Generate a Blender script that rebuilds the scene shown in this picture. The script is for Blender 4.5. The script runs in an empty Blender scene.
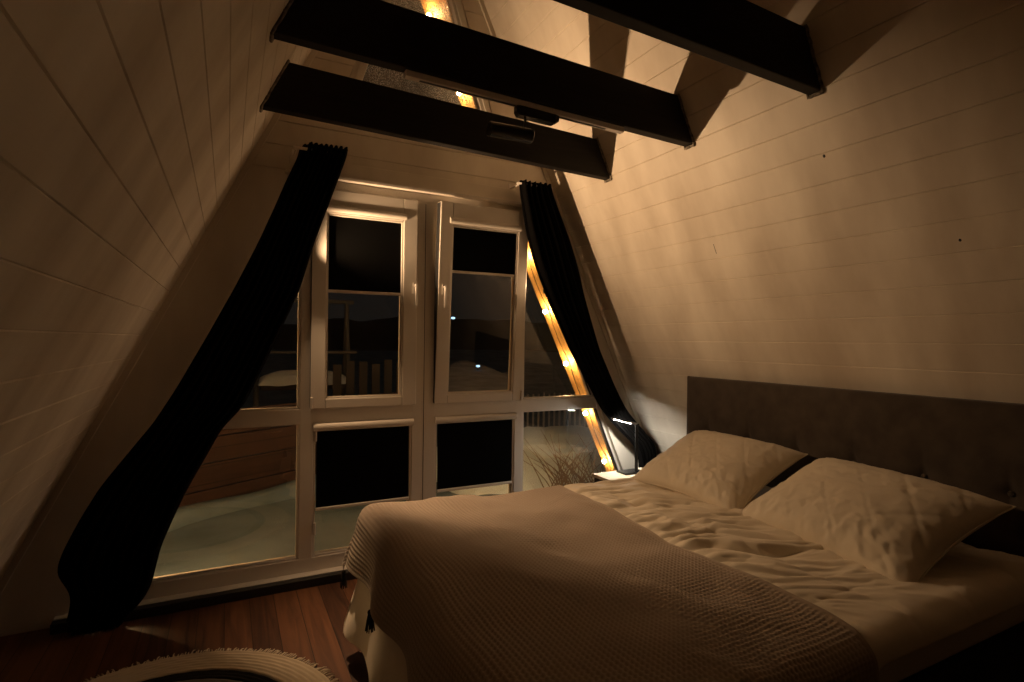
import bpy, bmesh, math, random
import numpy as np
from mathutils import Vector, Matrix

random.seed(7)
rng = np.random.default_rng(11)
S = bpy.context.scene
C = S.collection
PI = math.pi

# ------------------------------------------------------------------ camera
YAW, ROLL, F, CAM_H = math.radians(27.3), math.radians(0.65), 551.0, 1.41
fw = Vector((math.sin(YAW), math.cos(YAW), 0))
r0 = Vector((math.cos(YAW), -math.sin(YAW), 0))
u0 = Vector((0, 0, 1))
Rv = r0 * math.cos(ROLL) + u0 * math.sin(ROLL)
Uv = -r0 * math.sin(ROLL) + u0 * math.cos(ROLL)
cd = bpy.data.cameras.new('camera')
cam = bpy.data.objects.new('camera', cd)
C.objects.link(cam)
cd.sensor_fit = 'HORIZONTAL'
cd.sensor_width = 36
cd.lens = F / 1024 * 36
cd.clip_start = 0.02
cam.matrix_world = Matrix(((Rv.x, Uv.x, -fw.x, 0), (Rv.y, Uv.y, -fw.y, 0), (Rv.z, Uv.z, -fw.z, CAM_H), (0, 0, 0, 1)))
S.camera = cam

# ------------------------------------------------------------------ light & exposure
BULB_COL = (1.0, 0.62, 0.27)
BULB_POWER = 4500.0          # emission strength of every bulb of the light strings
ADDED_LAMP_COL = (1.0, 0.625, 0.335)
ADDED_LAMP_LEFT = [175, 105]      # watts of the added spotlights behind the left curtain (wall, floor)
ADDED_LAMP_RIGHT = [15]  # watts of the added spotlight behind the right curtain
S.view_settings.view_transform = 'Standard'
S.view_settings.look = 'None'
S.view_settings.gamma = 1
S.view_settings.use_curve_mapping = False
S.view_settings.exposure = 0.0
W = bpy.data.worlds.new('night_sky')
S.world = W
W.use_nodes = True
bg = W.node_tree.nodes['Background']
bg.inputs[0].default_value = (0.60, 0.54, 0.46, 1)
bg.inputs[1].default_value = 0.012
S.cycles.max_bounces = 10
S.cycles.diffuse_bounces = 6
S.cycles.transparent_max_bounces = 16
S.cycles.sample_clamp_indirect = 4.0
S.cycles.caustics_reflective = False


# ------------------------------------------------------------------ materials
def mat(name, base=(.8, .8, .8), rough=.6, spec=.5, metal=0, emit=None, estr=0, sheen=0):
    m = bpy.data.materials.new(name)
    m.use_nodes = True
    b = m.node_tree.nodes['Principled BSDF']
    b.inputs['Base Color'].default_value = (*base, 1)
    b.inputs['Roughness'].default_value = rough
    b.inputs['Specular IOR Level'].default_value = spec
    b.inputs['Metallic'].default_value = metal
    if sheen:
        b.inputs['Sheen Weight'].default_value = sheen
    if emit:
        b.inputs['Emission Color'].default_value = (*emit, 1)
        b.inputs['Emission Strength'].default_value = estr
    return m


def nodes(m):
    return m.node_tree.nodes, m.node_tree.links, m.node_tree.nodes['Principled BSDF']


def add_noise_colour(m, c1, c2, scale=(4, 4, 4), detail=6, lo=.35, hi=.65, nscale=1.0, bump=0, bdist=.002):
    N, L, B = nodes(m)
    tc = N.new('ShaderNodeTexCoord')
    mp = N.new('ShaderNodeMapping')
    mp.inputs['Scale'].default_value = scale
    no = N.new('ShaderNodeTexNoise')
    no.inputs['Scale'].default_value = nscale
    no.inputs['Detail'].default_value = detail
    rp = N.new('ShaderNodeValToRGB')
    rp.color_ramp.elements[0].position = lo
    rp.color_ramp.elements[1].position = hi
    rp.color_ramp.elements[0].color = (*c1, 1)
    rp.color_ramp.elements[1].color = (*c2, 1)
    L.new(tc.outputs['Object'], mp.inputs[0])
    L.new(mp.outputs[0], no.inputs[0])
    L.new(no.outputs[0], rp.inputs[0])
    L.new(rp.outputs[0], B.inputs['Base Color'])
    if bump:
        bp = N.new('ShaderNodeBump')
        bp.inputs['Strength'].default_value = bump
        bp.inputs['Distance'].default_value = bdist
        L.new(no.outputs[0], bp.inputs['Height'])
        L.new(bp.outputs[0], B.inputs['Normal'])
    return m


def painted_boards(name, knots=True):
    """white-painted pine: slight tone wander, soft grain, a few knots"""
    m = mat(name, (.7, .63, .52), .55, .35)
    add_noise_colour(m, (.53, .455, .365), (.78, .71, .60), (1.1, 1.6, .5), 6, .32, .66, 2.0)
    N, L, B = nodes(m)
    tc = N.new('ShaderNodeTexCoord')
    mp = N.new('ShaderNodeMapping')
    mp.inputs['Scale'].default_value = (30, 2.0, 30)
    no = N.new('ShaderNodeTexNoise')
    no.inputs['Scale'].default_value = 1
    no.inputs['Detail'].default_value = 8
    no.inputs['Distortion'].default_value = .6
    bp = N.new('ShaderNodeBump')
    bp.inputs['Strength'].default_value = .25
    bp.inputs['Distance'].default_value = .002
    L.new(tc.outputs['Object'], mp.inputs[0])
    L.new(mp.outputs[0], no.inputs[0])
    L.new(no.outputs[0], bp.inputs['Height'])
    L.new(bp.outputs[0], B.inputs['Normal'])
    if knots:
        mk = N.new('ShaderNodeMapping')
        mk.inputs['Scale'].default_value = (1.3, 1.1, 1.3)
        vo = N.new('ShaderNodeTexVoronoi')
        vo.inputs['Scale'].default_value = 1.0
        rp = N.new('ShaderNodeValToRGB')
        rp.color_ramp.elements[0].position = .010
        rp.color_ramp.elements[1].position = .016
        L.new(tc.outputs['Object'], mk.inputs[0])
        L.new(mk.outputs[0], vo.inputs[0])
        L.new(vo.outputs['Distance'], rp.inputs[0])
        mx = N.new('ShaderNodeMix')
        mx.data_type = 'RGBA'
        src = B.inputs['Base Color'].links[0].from_socket
        L.new(rp.outputs[0], mx.inputs['Factor'])
        mx.inputs['A'].default_value = (.05, .035, .02, 1)
        L.new(src, mx.inputs['B'])
        L.new(mx.outputs['Result'], B.inputs['Base Color'])
    return m


def board_wood(name, c1, c2, axis_scale, width=.12, rough=.5, across='X', gap=.012, spec=.4):
    """stained boards side by side: tone per board, grain along it, dark seams"""
    m = mat(name, c1, rough, spec)
    N, L, B = nodes(m)
    tc = N.new('ShaderNodeTexCoord')
    sp = N.new('ShaderNodeSeparateXYZ')
    L.new(tc.outputs['Object'], sp.inputs[0])
    dv = N.new('ShaderNodeMath'); dv.operation = 'DIVIDE'; dv.inputs[1].default_value = width
    L.new(sp.outputs[across], dv.inputs[0])
    fl = N.new('ShaderNodeMath'); fl.operation = 'FLOOR'
    fr = N.new('ShaderNodeMath'); fr.operation = 'FRACT'
    L.new(dv.outputs[0], fl.inputs[0]); L.new(dv.outputs[0], fr.inputs[0])
    wn = N.new('ShaderNodeTexWhiteNoise'); wn.noise_dimensions = '1D'
    L.new(fl.outputs[0], wn.inputs['W'])
    mp = N.new('ShaderNodeMapping'); mp.inputs['Scale'].default_value = axis_scale
    L.new(tc.outputs['Object'], mp.inputs[0])
    cb = N.new('ShaderNodeVectorMath'); cb.operation = 'ADD'
    L.new(mp.outputs[0], cb.inputs[0])
    sc = N.new('ShaderNodeVectorMath'); sc.operation = 'SCALE'; sc.inputs[3].default_value = 37
    L.new(wn.outputs['Color'], sc.inputs[0]); L.new(sc.outputs[0], cb.inputs[1])
    no = N.new('ShaderNodeTexNoise'); no.inputs['Scale'].default_value = 1; no.inputs['Detail'].default_value = 7
    no.inputs['Distortion'].default_value = 1.2
    L.new(cb.outputs[0], no.inputs[0])
    ad = N.new('ShaderNodeMath'); ad.operation = 'MULTIPLY_ADD'; ad.inputs[1].default_value = .35
    L.new(wn.outputs['Value'], ad.inputs[0]); L.new(no.outputs[0], ad.inputs[2])
    rp = N.new('ShaderNodeValToRGB')
    rp.color_ramp.elements[0].position = .38; rp.color_ramp.elements[0].color = (*c1, 1)
    rp.color_ramp.elements[1].position = .95; rp.color_ramp.elements[1].color = (*c2, 1)
    L.new(ad.outputs[0], rp.inputs[0])
    # seams
    ab = N.new('ShaderNodeMath'); ab.operation = 'PINGPONG'; ab.inputs[1].default_value = .5
    L.new(fr.outputs[0], ab.inputs[0])
    lt = N.new('ShaderNodeMath'); lt.operation = 'LESS_THAN'; lt.inputs[1].default_value = gap
    L.new(ab.outputs[0], lt.inputs[0])
    mx = N.new('ShaderNodeMix'); mx.data_type = 'RGBA'
    L.new(lt.outputs[0], mx.inputs['Factor']); L.new(rp.outputs[0], mx.inputs['A'])
    mx.inputs['B'].default_value = (c1[0] * .25, c1[1] * .25, c1[2] * .25, 1)
    L.new(mx.outputs['Result'], B.inputs['Base Color'])
    bp = N.new('ShaderNodeBump'); bp.inputs['Strength'].default_value = .3; bp.inputs['Distance'].default_value = .003
    L.new(no.outputs[0], bp.inputs['Height']); L.new(bp.outputs[0], B.inputs['Normal'])
    return m


def glass_mat(name, tint=(1, 1, 1), dew=0):
    m = bpy.data.materials.new(name)
    m.use_nodes = True
    N, L = m.node_tree.nodes, m.node_tree.links
    N.clear()
    out = N.new('ShaderNodeOutputMaterial')
    tr = N.new('ShaderNodeBsdfTransparent'); tr.inputs[0].default_value = (*tint, 1)
    gl = N.new('ShaderNodeBsdfGlossy'); gl.inputs['Roughness'].default_value = .0
    fr = N.new('ShaderNodeFresnel'); fr.inputs[0].default_value = 1.45
    ma = N.new('ShaderNodeMath'); ma.operation = 'MULTIPLY'; ma.inputs[1].default_value = 2.4
    cl = N.new('ShaderNodeClamp')
    mx = N.new('ShaderNodeMixShader')
    L.new(fr.outputs[0], ma.inputs[0]); L.new(ma.outputs[0], cl.inputs[0])
    L.new(cl.outputs[0], mx.inputs[0]); L.new(tr.outputs[0], mx.inputs[1]); L.new(gl.outputs[0], mx.inputs[2])
    last = mx
    if dew:
        tc = N.new('ShaderNodeTexCoord')
        n1 = N.new('ShaderNodeTexNoise'); n1.inputs['Scale'].default_value = 150; n1.inputs['Detail'].default_value = 2
        n2 = N.new('ShaderNodeTexNoise'); n2.inputs['Scale'].default_value = 4; n2.inputs['Detail'].default_value = 4
        L.new(tc.outputs['Object'], n1.inputs[0]); L.new(tc.outputs['Object'], n2.inputs[0])
        r1 = N.new('ShaderNodeMapRange'); r1.inputs[1].default_value = .5; r1.inputs[2].default_value = .72
        r2 = N.new('ShaderNodeMapRange'); r2.inputs[1].default_value = .3; r2.inputs[2].default_value = .7
        L.new(n1.outputs[0], r1.inputs[0]); L.new(n2.outputs[0], r2.inputs[0])
        mm = N.new('ShaderNodeMath'); mm.operation = 'MULTIPLY'
        L.new(r1.outputs[0], mm.inputs[0]); L.new(r2.outputs[0], mm.inputs[1])
        m2 = N.new('ShaderNodeMath'); m2.operation = 'MULTIPLY_ADD'; m2.inputs[1].default_value = dew; m2.inputs[2].default_value = dew * .12
        L.new(mm.outputs[0], m2.inputs[0])
        tl = N.new('ShaderNodeBsdfTranslucent'); tl.inputs[0].default_value = (.8, .8, .8, 1)
        df = N.new('ShaderNodeBsdfDiffuse'); df.inputs[0].default_value = (.8, .8, .8, 1)
        md = N.new('ShaderNodeMixShader'); L.new(tl.outputs[0], md.inputs[1]); L.new(df.outputs[0], md.inputs[2])
        last = N.new('ShaderNodeMixShader')
        L.new(m2.outputs[0], last.inputs[0]); L.new(mx.outputs[0], last.inputs[1]); L.new(md.outputs[0], last.inputs[2])
    L.new(last.outputs[0], out.inputs[0])
    return m


M = {}
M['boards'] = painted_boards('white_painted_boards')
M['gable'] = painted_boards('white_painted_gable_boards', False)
M['ply'] = mat('white_plaster', (.6, .53, .43), .8)
M['upvc'] = mat('white_plastic_frame', (.64, .59, .52), .32, .5)
M['seal'] = mat('black_rubber_seal', (.012, .012, .012), .6)
M['beam'] = mat('black_stained_beam', (.008, .007, .006), .6, .25)
add_noise_colour(M['beam'], (.006, .005, .005), (.013, .011, .009), (1, 20, 20), 6, .3, .7, 2, .4, .003)
M['collar'] = mat('grey_caulk', (.18, .15, .115), .8)
add_noise_colour(M['collar'], (.09, .075, .06), (.3, .26, .2), (60, 60, 60), 4, .35, .65, 1, .6, .004)
M['floor'] = board_wood('red_brown_floor_boards', (.035, .014, .008), (.165, .068, .03), (22, 1.6, 5), .118, .42, 'X', .014)
M['soffit'] = board_wood('golden_pine_soffit', (.55, .27, .07), (.95, .55, .17), (3, 30, 3), .13, .6, 'Y', .02)
M['curtain'] = mat('black_curtain_fabric', (.004, .0037, .0036), .95, .05)
M['blind'] = mat('black_blind_fabric', (.003, .003, .003), .9, .05)
M['glass'] = glass_mat('window_glass')
M['glass_dew'] = glass_mat('dewy_window_glass', (.95, .95, .95), .9)
M['glass_misty'] = glass_mat('lightly_misted_window_glass', (.97, .97, .97), .12)
M['black'] = mat('matt_black_metal', (.012, .012, .012), .42)
M['blackgloss'] = mat('satin_black_plastic', (.02, .02, .02), .25)
M['silver'] = mat('brushed_aluminium', (.55, .53, .5), .3, .5, 1)
M['track'] = mat('pale_track', (.72, .66, .6), .4)
M['wood_top'] = mat('pale_night_stand_wood', (.62, .52, .38), .5)
add_noise_colour(M['wood_top'], (.5, .4, .28), (.7, .6, .45), (3, 30, 3), 5, .3, .7, 2)
M['head'] = mat('grey_brown_velvet', (.07, .056, .045), .95, .1, sheen=.15)
add_noise_colour(M['head'], (.058, .046, .037), (.085, .068, .054), (6, 6, 6), 3, .3, .7, 2)
M['base'] = mat('dark_bed_base_fabric', (.035, .03, .026), .95, .1)
M['mattress'] = mat('white_mattress', (.62, .57, .5), .9, .2)
M['duvet'] = mat('cream_duvet_cotton', (.76, .68, .55), .85, .15, sheen=.2)
M['pillow'] = mat('cream_pillow_cotton', (.74, .66, .53), .85, .15, sheen=.2)
M['blanket'] = mat('brown_waffle_cotton', (.40, .325, .26), .92, .1, sheen=.2)
M['tassel'] = mat('dark_tassel_yarn', (.03, .026, .022), .95, .1)
M['rugl'] = mat('cream_jute', (.55, .46, .34), .95, .1)
M['rugd'] = mat('black_jute', (.022, .02, .019), .95, .1)
M['rugg'] = mat('grey_rug_pile', (.2, .185, .17), .95, .1)
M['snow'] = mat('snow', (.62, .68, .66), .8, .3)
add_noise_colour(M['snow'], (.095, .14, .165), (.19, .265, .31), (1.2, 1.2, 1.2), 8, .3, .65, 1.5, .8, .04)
M['fresh_snow'] = mat('fresh_snow', (.75, .78, .76), .8, .3)
M['bank_snow'] = mat('bank_snow', (.78, .88, .86), .8, .3)
M['fence'] = board_wood('brown_fence_boards', (.025, .012, .008), (.065, .032, .022), (2, 2, 16), .15, .6, 'Z', .03)
M['twig'] = mat('dry_twig', (.2, .13, .07), .8)
M['steel'] = mat('grey_steel', (.6, .6, .58), .5, .5, .4)
M['hill'] = mat('dark_hillside', (.02, .022, .02), .95)
M['dull_steel'] = mat('dull_steel', (.10, .10, .095), .6, .4)
M['dark_wood'] = mat('dark_weathered_wood', (.03, .025, .022), .8)
M['bulb'] = mat('warm_bulb', (1, .8, .5), .3, emit=BULB_COL, estr=BULB_POWER / 10)
M['cable'] = mat('black_cable', (.01, .01, .01), .5)
M['farlamp'] = mat('far_lamp', (.6, .8, .9), .3, emit=(.45, .75, 1), estr=2)
M['led'] = mat('lamp_led_strip', (1, 1, 1), .3, emit=(1, .93, .82), estr=500)
M['shade'] = mat('white_diffuser', (.8, .8, .8), .4)


# ------------------------------------------------------------------ mesh helpers
def link_mesh(name, me, m, parent=None):
    o = bpy.data.objects.new(name, me)
    C.objects.link(o)
    if m is not None:
        for x in (m if isinstance(m, (list, tuple)) else [m]):
            me.materials.append(x)
    if parent is not None:
        o.parent = parent
    return o


class MB:
    def __init__(self):
        self.bm = bmesh.new()

    def box(self, x0, x1, y0, y1, z0, z1, mi=0):
        v = [self.bm.verts.new(p) for p in ((x0, y0, z0), (x1, y0, z0), (x1, y1, z0), (x0, y1, z0), (x0, y0, z1), (x1, y0, z1), (x1, y1, z1), (x0, y1, z1))]
        for f in ((0, 3, 2, 1), (4, 5, 6, 7), (0, 1, 5, 4), (1, 2, 6, 5), (2, 3, 7, 6), (3, 0, 4, 7)):
            self.bm.faces.new([v[i] for i in f]).material_index = mi
        return self

    def prism(self, poly, y0, y1, mi=0):
        """polygon in (x,z) extruded along Y"""
        a = [self.bm.verts.new((p[0], y0, p[1])) for p in poly]
        b = [self.bm.verts.new((p[0], y1, p[1])) for p in poly]
        n = len(poly)
        fs = [self.bm.faces.new(a), self.bm.faces.new(b[::-1])]
        for i in range(n):
            fs.append(self.bm.faces.new((a[i], b[i], b[(i + 1) % n], a[(i + 1) % n])))
        for f in fs:
            f.material_index = mi
        bmesh.ops.recalc_face_normals(self.bm, faces=fs)
        return self

    def loft(self, rings, cap=True, closed=True, mi=0):
        vs = [[self.bm.verts.new(p) for p in r] for r in rings]
        n = len(rings[0])
        for a, b in zip(vs, vs[1:]):
            for i in range(n if closed else n - 1):
                self.bm.faces.new((a[i], a[(i + 1) % n], b[(i + 1) % n], b[i])).material_index = mi
        if cap:
            self.bm.faces.new(vs[0][::-1]).material_index = mi
            self.bm.faces.new(vs[-1]).material_index = mi
        return self

    def tube(self, pts, r, seg=10, mi=0):
        pts = [Vector(p) for p in pts]
        rs = r if isinstance(r, (list, tuple)) else [r] * len(pts)
        rings = []
        up = None
        for i, p in enumerate(pts):
            d = (pts[min(i + 1, len(pts) - 1)] - pts[max(i - 1, 0)]).normalized()
            if up is None:
                up = Vector((0, 0, 1)) if abs(d.z) < .9 else Vector((1, 0, 0))
            a = d.cross(up).normalized()
            up = a.cross(d).normalized()
            rings.append([p + (a * math.cos(2 * PI * k / seg) + up * math.sin(2 * PI * k / seg)) * rs[i] for k in range(seg)])
        return self.loft(rings, mi=mi)

    def sphere(self, c, r, sub=2, sc=(1, 1, 1), mi=0):
        mt = Matrix.Translation(c) @ Matrix.Diagonal((r * sc[0], r * sc[1], r * sc[2], 1))
        g = bmesh.ops.create_icosphere(self.bm, subdivisions=sub, radius=1, matrix=mt)
        for v in g['verts']:
            for f in v.link_faces:
                f.material_index = mi
        return self

    def build(self, name, m, parent=None, bevel=0, smooth=False, seg=2):
        me = bpy.data.meshes.new(name)
        bmesh.ops.recalc_face_normals(self.bm, faces=self.bm.faces)
        self.bm.to_mesh(me)
        self.bm.free()
        if smooth:
            me.polygons.foreach_set('use_smooth', [True] * len(me.polygons))
        o = link_mesh(name, me, m, parent)
        if bevel:
            md = o.modifiers.new('bevel', 'BEVEL')
            md.width = bevel
            md.segments = seg
            md.limit_method = 'ANGLE'
        return o


def grid_mesh(name, P, m, parent=None, closed_u=False, uvs=None):
    """P: array (nu,nv,3)"""
    nu, nv = P.shape[:2]
    idx = np.arange(nu * nv).reshape(nu, nv)
    a, b, c, d = idx[:-1, :-1], idx[1:, :-1], idx[1:, 1:], idx[:-1, 1:]
    q = np.stack([a, b, c, d], -1).reshape(-1, 4)
    if closed_u:
        q2 = np.stack([idx[-1, :-1], idx[0, :-1], idx[0, 1:], idx[-1, 1:]], -1).reshape(-1, 4)
        q = np.concatenate([q, q2])
    me = bpy.data.meshes.new(name)
    me.vertices.add(nu * nv)
    me.vertices.foreach_set('co', P.reshape(-1).astype(np.float32))
    me.loops.add(q.size)
    me.loops.foreach_set('vertex_index', q.reshape(-1).astype(np.int32))
    me.polygons.add(len(q))
    me.polygons.foreach_set('loop_start', (np.arange(len(q)) * 4).astype(np.int32))
    me.polygons.foreach_set('use_smooth', np.ones(len(q), bool))
    me.update()
    me.validate()
    return link_mesh(name, me, m, parent)


def vnoise(x, y, seed=0):
    """smooth 2-D value noise, -1..1"""
    r = np.random.default_rng(seed)
    T = r.uniform(-1, 1, (64, 64))
    xi, yi = np.floor(x).astype(int), np.floor(y).astype(int)
    fx, fy = x - xi, y - yi
    fx, fy = fx * fx * (3 - 2 * fx), fy * fy * (3 - 2 * fy)
    g = lambda a, b: T[a % 64, b % 64]
    return (g(xi, yi) * (1 - fx) + g(xi + 1, yi) * fx) * (1 - fy) + (g(xi, yi + 1) * (1 - fx) + g(xi + 1, yi + 1) * fx) * fy


def fbm(x, y, seed=0, octv=4):
    s = 0
    for k in range(octv):
        s = s + vnoise(x * 2 ** k + 7.3 * k, y * 2 ** k + 3.1 * k, seed + k) / 2 ** k
    return s


def sstep(a, b, x):
    t = np.clip((x - a) / (b - a), 0, 1)
    return t * t * (3 - 2 * t)


def thing(name, label, cat, loc=(0, 0, 0), group=None):
    o = bpy.data.objects.new(name, None)
    C.objects.link(o)
    o.location = loc
    o.empty_display_size = .1
    o['label'] = label
    o['category'] = cat
    if group:
        o['group'] = group
    return o


def tag(o, label, cat, group=None, kind=None):
    o['label'] = label
    o['category'] = cat
    if group:
        o['group'] = group
    if kind:
        o['kind'] = kind
    return o


def struct(o, label=None, cat=None):
    o['kind'] = 'structure'
    if label:
        o['label'] = label
    if cat:
        o['category'] = cat
    return o


def parent_keep(o, root):
    """geometry was written in world coordinates, the root has a location"""
    o.parent = root
    o.matrix_parent_inverse = Matrix.Translation(-Vector(root.location))


def shift(o):
    """parts built in world coordinates under a root that stands somewhere"""
    if o.parent is not None:
        o.matrix_parent_inverse = Matrix.Translation(-Vector(o.parent.location))
    return o


# ------------------------------------------------------------------ room dimensions
K = 2.09                       # rise of both roof slopes
CX0 = 1.098                    # ridge line x
YG = 3.392                     # inner face of the window frame / gable
YB = -2.1                      # back wall


def xr(z):
    return 2.026 + (2.565 - z) / K


def xl(z):
    return 2 * CX0 - xr(z)


Z_APEX = 2.565 + K * (2.026 - CX0)


def slope_profile(side, z0, z1, groove=.003, depth=.0035, thick=.2, boards=True):
    """(x,z) profile of a sloping boarded wall; boards .1125 high with V-grooves"""
    n = Vector((K, 1)).normalized()          # outward on the right side, in x,z
    pts = []
    zs = []
    z = 2.657
    while z > z0 + .02:
        z -= .1125
    z += .1125
    pts.append((xr(z0), z0))
    while boards and z < z1 - .02:
        for dz, dd in ((-groove, 0), (0, depth), (groove, 0)):
            pts.append((xr(z + dz) + n.x * dd, z + dz + n.y * dd))
        z += .1125
    pts.append((xr(z1), z1))
    pts.append((xr(z1) + n.x * thick, z1 + n.y * thick))
    pts.append((xr(z0) + n.x * thick, z0 + n.y * thick))
    if side < 0:
        pts = [(2 * CX0 - x, z) for x, z in pts]
    return pts


# floor, ceiling-slopes, back wall
fl = MB().box(-1.4, 3.6, YB - .1, YG + .0, -.12, 0).build('floor', M['floor'])
struct(fl)
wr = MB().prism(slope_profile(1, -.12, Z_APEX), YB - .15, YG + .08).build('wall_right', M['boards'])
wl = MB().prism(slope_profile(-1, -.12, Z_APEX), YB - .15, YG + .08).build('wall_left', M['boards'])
struct(wr)
struct(wl)
bk = MB().prism([(xl(0) - .1, -.1), (xr(0) + .1, -.1), (CX0, Z_APEX + .1)], YB - .12, YB).build('wall_back', M['gable'])
struct(bk)

# gable: polygons around the two window openings, boards shown by shallow real grooves
GY0, GY1 = YG - .012, YG + .07     # inner face slightly proud of frame


def xdr(z):                        # right diagonal edge of the big window
    return 2.544 + (.819 - z) / 2.24


def xdl(z):
    return 2 * CX0 - xdr(z)


ZW0, ZW1 = .05, 2.36               # big window bottom/top
UZ0, UHW = 2.80, lambda z: .355 + .078 - (z - 3.08) / 3.05      # upper window outer half width
UZ1 = 3.08 + (.433) * 3.05 - .02


def hstrips(za, zb, xa, xb, mb, step=.135, g=.003, d=.006, z_off=2.507):
    """boarded strip between x=xa(z) and x=xb(z), horizontal grooves"""
    cuts = []
    z = z_off
    while z > za:
        z -= step
    z += step
    while z < zb:
        if z - g > za + .004 and z + g < zb - .004:
            cuts.append(z)
        z += step
    prof = [(za, 0)]
    for c in cuts:
        prof += [(c - g, 0), (c, d), (c + g, 0)]
    prof.append((zb, 0))
    f = [[(xa(z), GY0 + dd, z), (xb(z), GY0 + dd, z)] for z, dd in prof]
    f += [[(xa(zb), GY1, zb), (xb(zb), GY1, zb)], [(xa(za), GY1, za), (xb(za), GY1, za)], f[0]]
    vs = [[mb.bm.verts.new(p) for p in r] for r in f[:-1]]
    vs.append(vs[0])
    for a, b in zip(vs, vs[1:]):
        mb.bm.faces.new((a[0], a[1], b[1], b[0]))
    mb.bm.faces.new([v[0] for v in vs[:-1]])
    mb.bm.faces.new([v[1] for v in vs[:-1]][::-1])


g = MB()
eps = .05
hstrips(-.1, ZW0, lambda z: xl(z) - eps, lambda z: xr(z) + eps, g)
hstrips(ZW0, ZW1, lambda z: xl(z) - eps, xdl, g, step=9)
hstrips(ZW0, ZW1, xdr, lambda z: xr(z) + eps, g, step=9)
hstrips(ZW1, UZ0, lambda z: xl(z) - eps, lambda z: xr(z) + eps, g)
hstrips(UZ0, UZ1, lambda z: xl(z) - eps, lambda z: CX0 - max(UHW(z), .001), g)
hstrips(UZ0, UZ1, lambda z: CX0 + max(UHW(z), .001), lambda z: xr(z) + eps, g)
hstrips(UZ1, Z_APEX - .01, lambda z: min(xl(z) - eps, CX0 - .01), lambda z: max(xr(z) + eps, CX0 + .01), g)
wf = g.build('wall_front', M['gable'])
struct(wf)


# moulding strips where gable meets the slopes
def slope_bar(name, side, z0, z1, off0, off1, y0, y1, m):
    n = Vector((K, 1)).normalized()
    a = [(xr(z0) - n.x * off0, z0 - n.y * off0), (xr(z1) - n.x * off0, z1 - n.y * off0),
         (xr(z1) - n.x * off1, z1 - n.y * off1), (xr(z0) - n.x * off1, z0 - n.y * off1)]
    if side < 0:
        a = [(2 * CX0 - x, z) for x, z in a]
    return MB().prism(a, y0, y1).build(name, m, bevel=.003)


struct(slope_bar('trim_1', 1, .02, 4.3, -.002, .03, GY0 - .014, GY0 + .01, M['gable']))
struct(slope_bar('trim_2', -1, .02, 4.3, -.002, .03, GY0 - .014, GY0 + .01, M['gable']))

# roof overhang outside: golden pine soffit
n2 = Vector((K, 1)).normalized()
for i, side in enumerate((1, -1)):
    pr = [(xr(-.3), -.3), (xr(Z_APEX), Z_APEX), (xr(Z_APEX) + n2.x * .16, Z_APEX + n2.y * .16), (xr(-.3) + n2.x * .16, -.3 + n2.y * .16)]
    if side < 0:
        pr = [(2 * CX0 - x, z) for x, z in pr]
    struct(MB().prism(pr, YG + .08, 4.17).build('trim_%d' % (3 + i), M['soffit']))

# knots and a crack in the painted boards
def on_slope(y, z):
    return Matrix.Translation((xr(z) + .0002, y, z)) @ Matrix.Rotation(-math.atan(1 / K), 4, 'Y')


for (y, z, r) in ((1.449, 2.196, .006), (2.797, 2.493, .006), (1.048, 1.80, .005)):
    kb = MB()
    kb.sphere((0, 0, 0), r, 2, (.15, 1, 1.3))
    kb.bm.transform(on_slope(y, z))
    kb.build('knot', M['cable'], wr, smooth=True)
kb = MB().box(-.0008, .0008, -.0012, .0012, -.028, .028)
kb.bm.transform(on_slope(2.145, 1.92))
kb.build('crack', M['cable'], wr)

# dark base under the window sill
b = MB().box(-.73, 2.95, YG - .10, GY0, .0, .048).build('baseboard_front', M['black'], bevel=.003)
struct(b)


# ------------------------------------------------------------------ beams across the room
Z0R, Z0L, BH = 2.42, 2.466, .225          # beam underside at the right and left slope, beam depth


def beam_z(x):
    return Z0R + (Z0L - Z0R) * (2.095 - x) / (2.095 - .12)


def beam(y, label):
    th = .055
    root = thing('ceiling_beam', label, 'beam', (CX0, y, Z0R), 'black beams across the ceiling')
    mb = MB()
    e = .004
    mb.prism([(xl(Z0L) + e, Z0L), (xr(Z0R) - e, Z0R), (xr(Z0R + BH) - e, Z0R + BH), (xl(Z0L + BH) + e, Z0L + BH)], y - th / 2, y + th / 2)
    shift(mb.build('timber', M['beam'], root, bevel=.004))
    n = Vector((K, 1)).normalized()
    for side in (1, -1):
        c = MB()
        rnd = random.Random(int(y * 100) + side)
        loop = []
        z0 = Z0R if side > 0 else Z0L
        z1 = z0 + BH
        corners = [(z0 - .004, -th / 2 - .004), (z0 - .004, th / 2 + .004), (z1 + .004, th / 2 + .004), (z1 + .004, -th / 2 - .004)]
        for q in range(4):
            (za, ya), (zb, yb) = corners[q], corners[(q + 1) % 4]
            k = 16 if abs(za - zb) > .05 else 5
            for t in range(k):
                s = t / k
                zz, yy = za + (zb - za) * s, ya + (yb - ya) * s
                off = .005 + rnd.uniform(-.0015, .0015)
                px = xr(zz) - n.x * off
                if side < 0:
                    px = 2 * CX0 - px
                loop.append((px, y + yy + rnd.uniform(-.002, .002), zz - n.y * off))
        loop.append(loop[0])
        c.tube(loop, [.006 + rnd.uniform(-.001, .0015) for _ in loop], 6)
        shift(c.build('caulk_collar', M['collar'], root, smooth=True))
    return root


beam(2.775, 'black timber ceiling beam nearest the window')
beam(2.095, 'black timber ceiling beam carrying the pale spotlight track')
beam(1.415, 'black timber ceiling beam nearest the camera, at top right')

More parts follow.
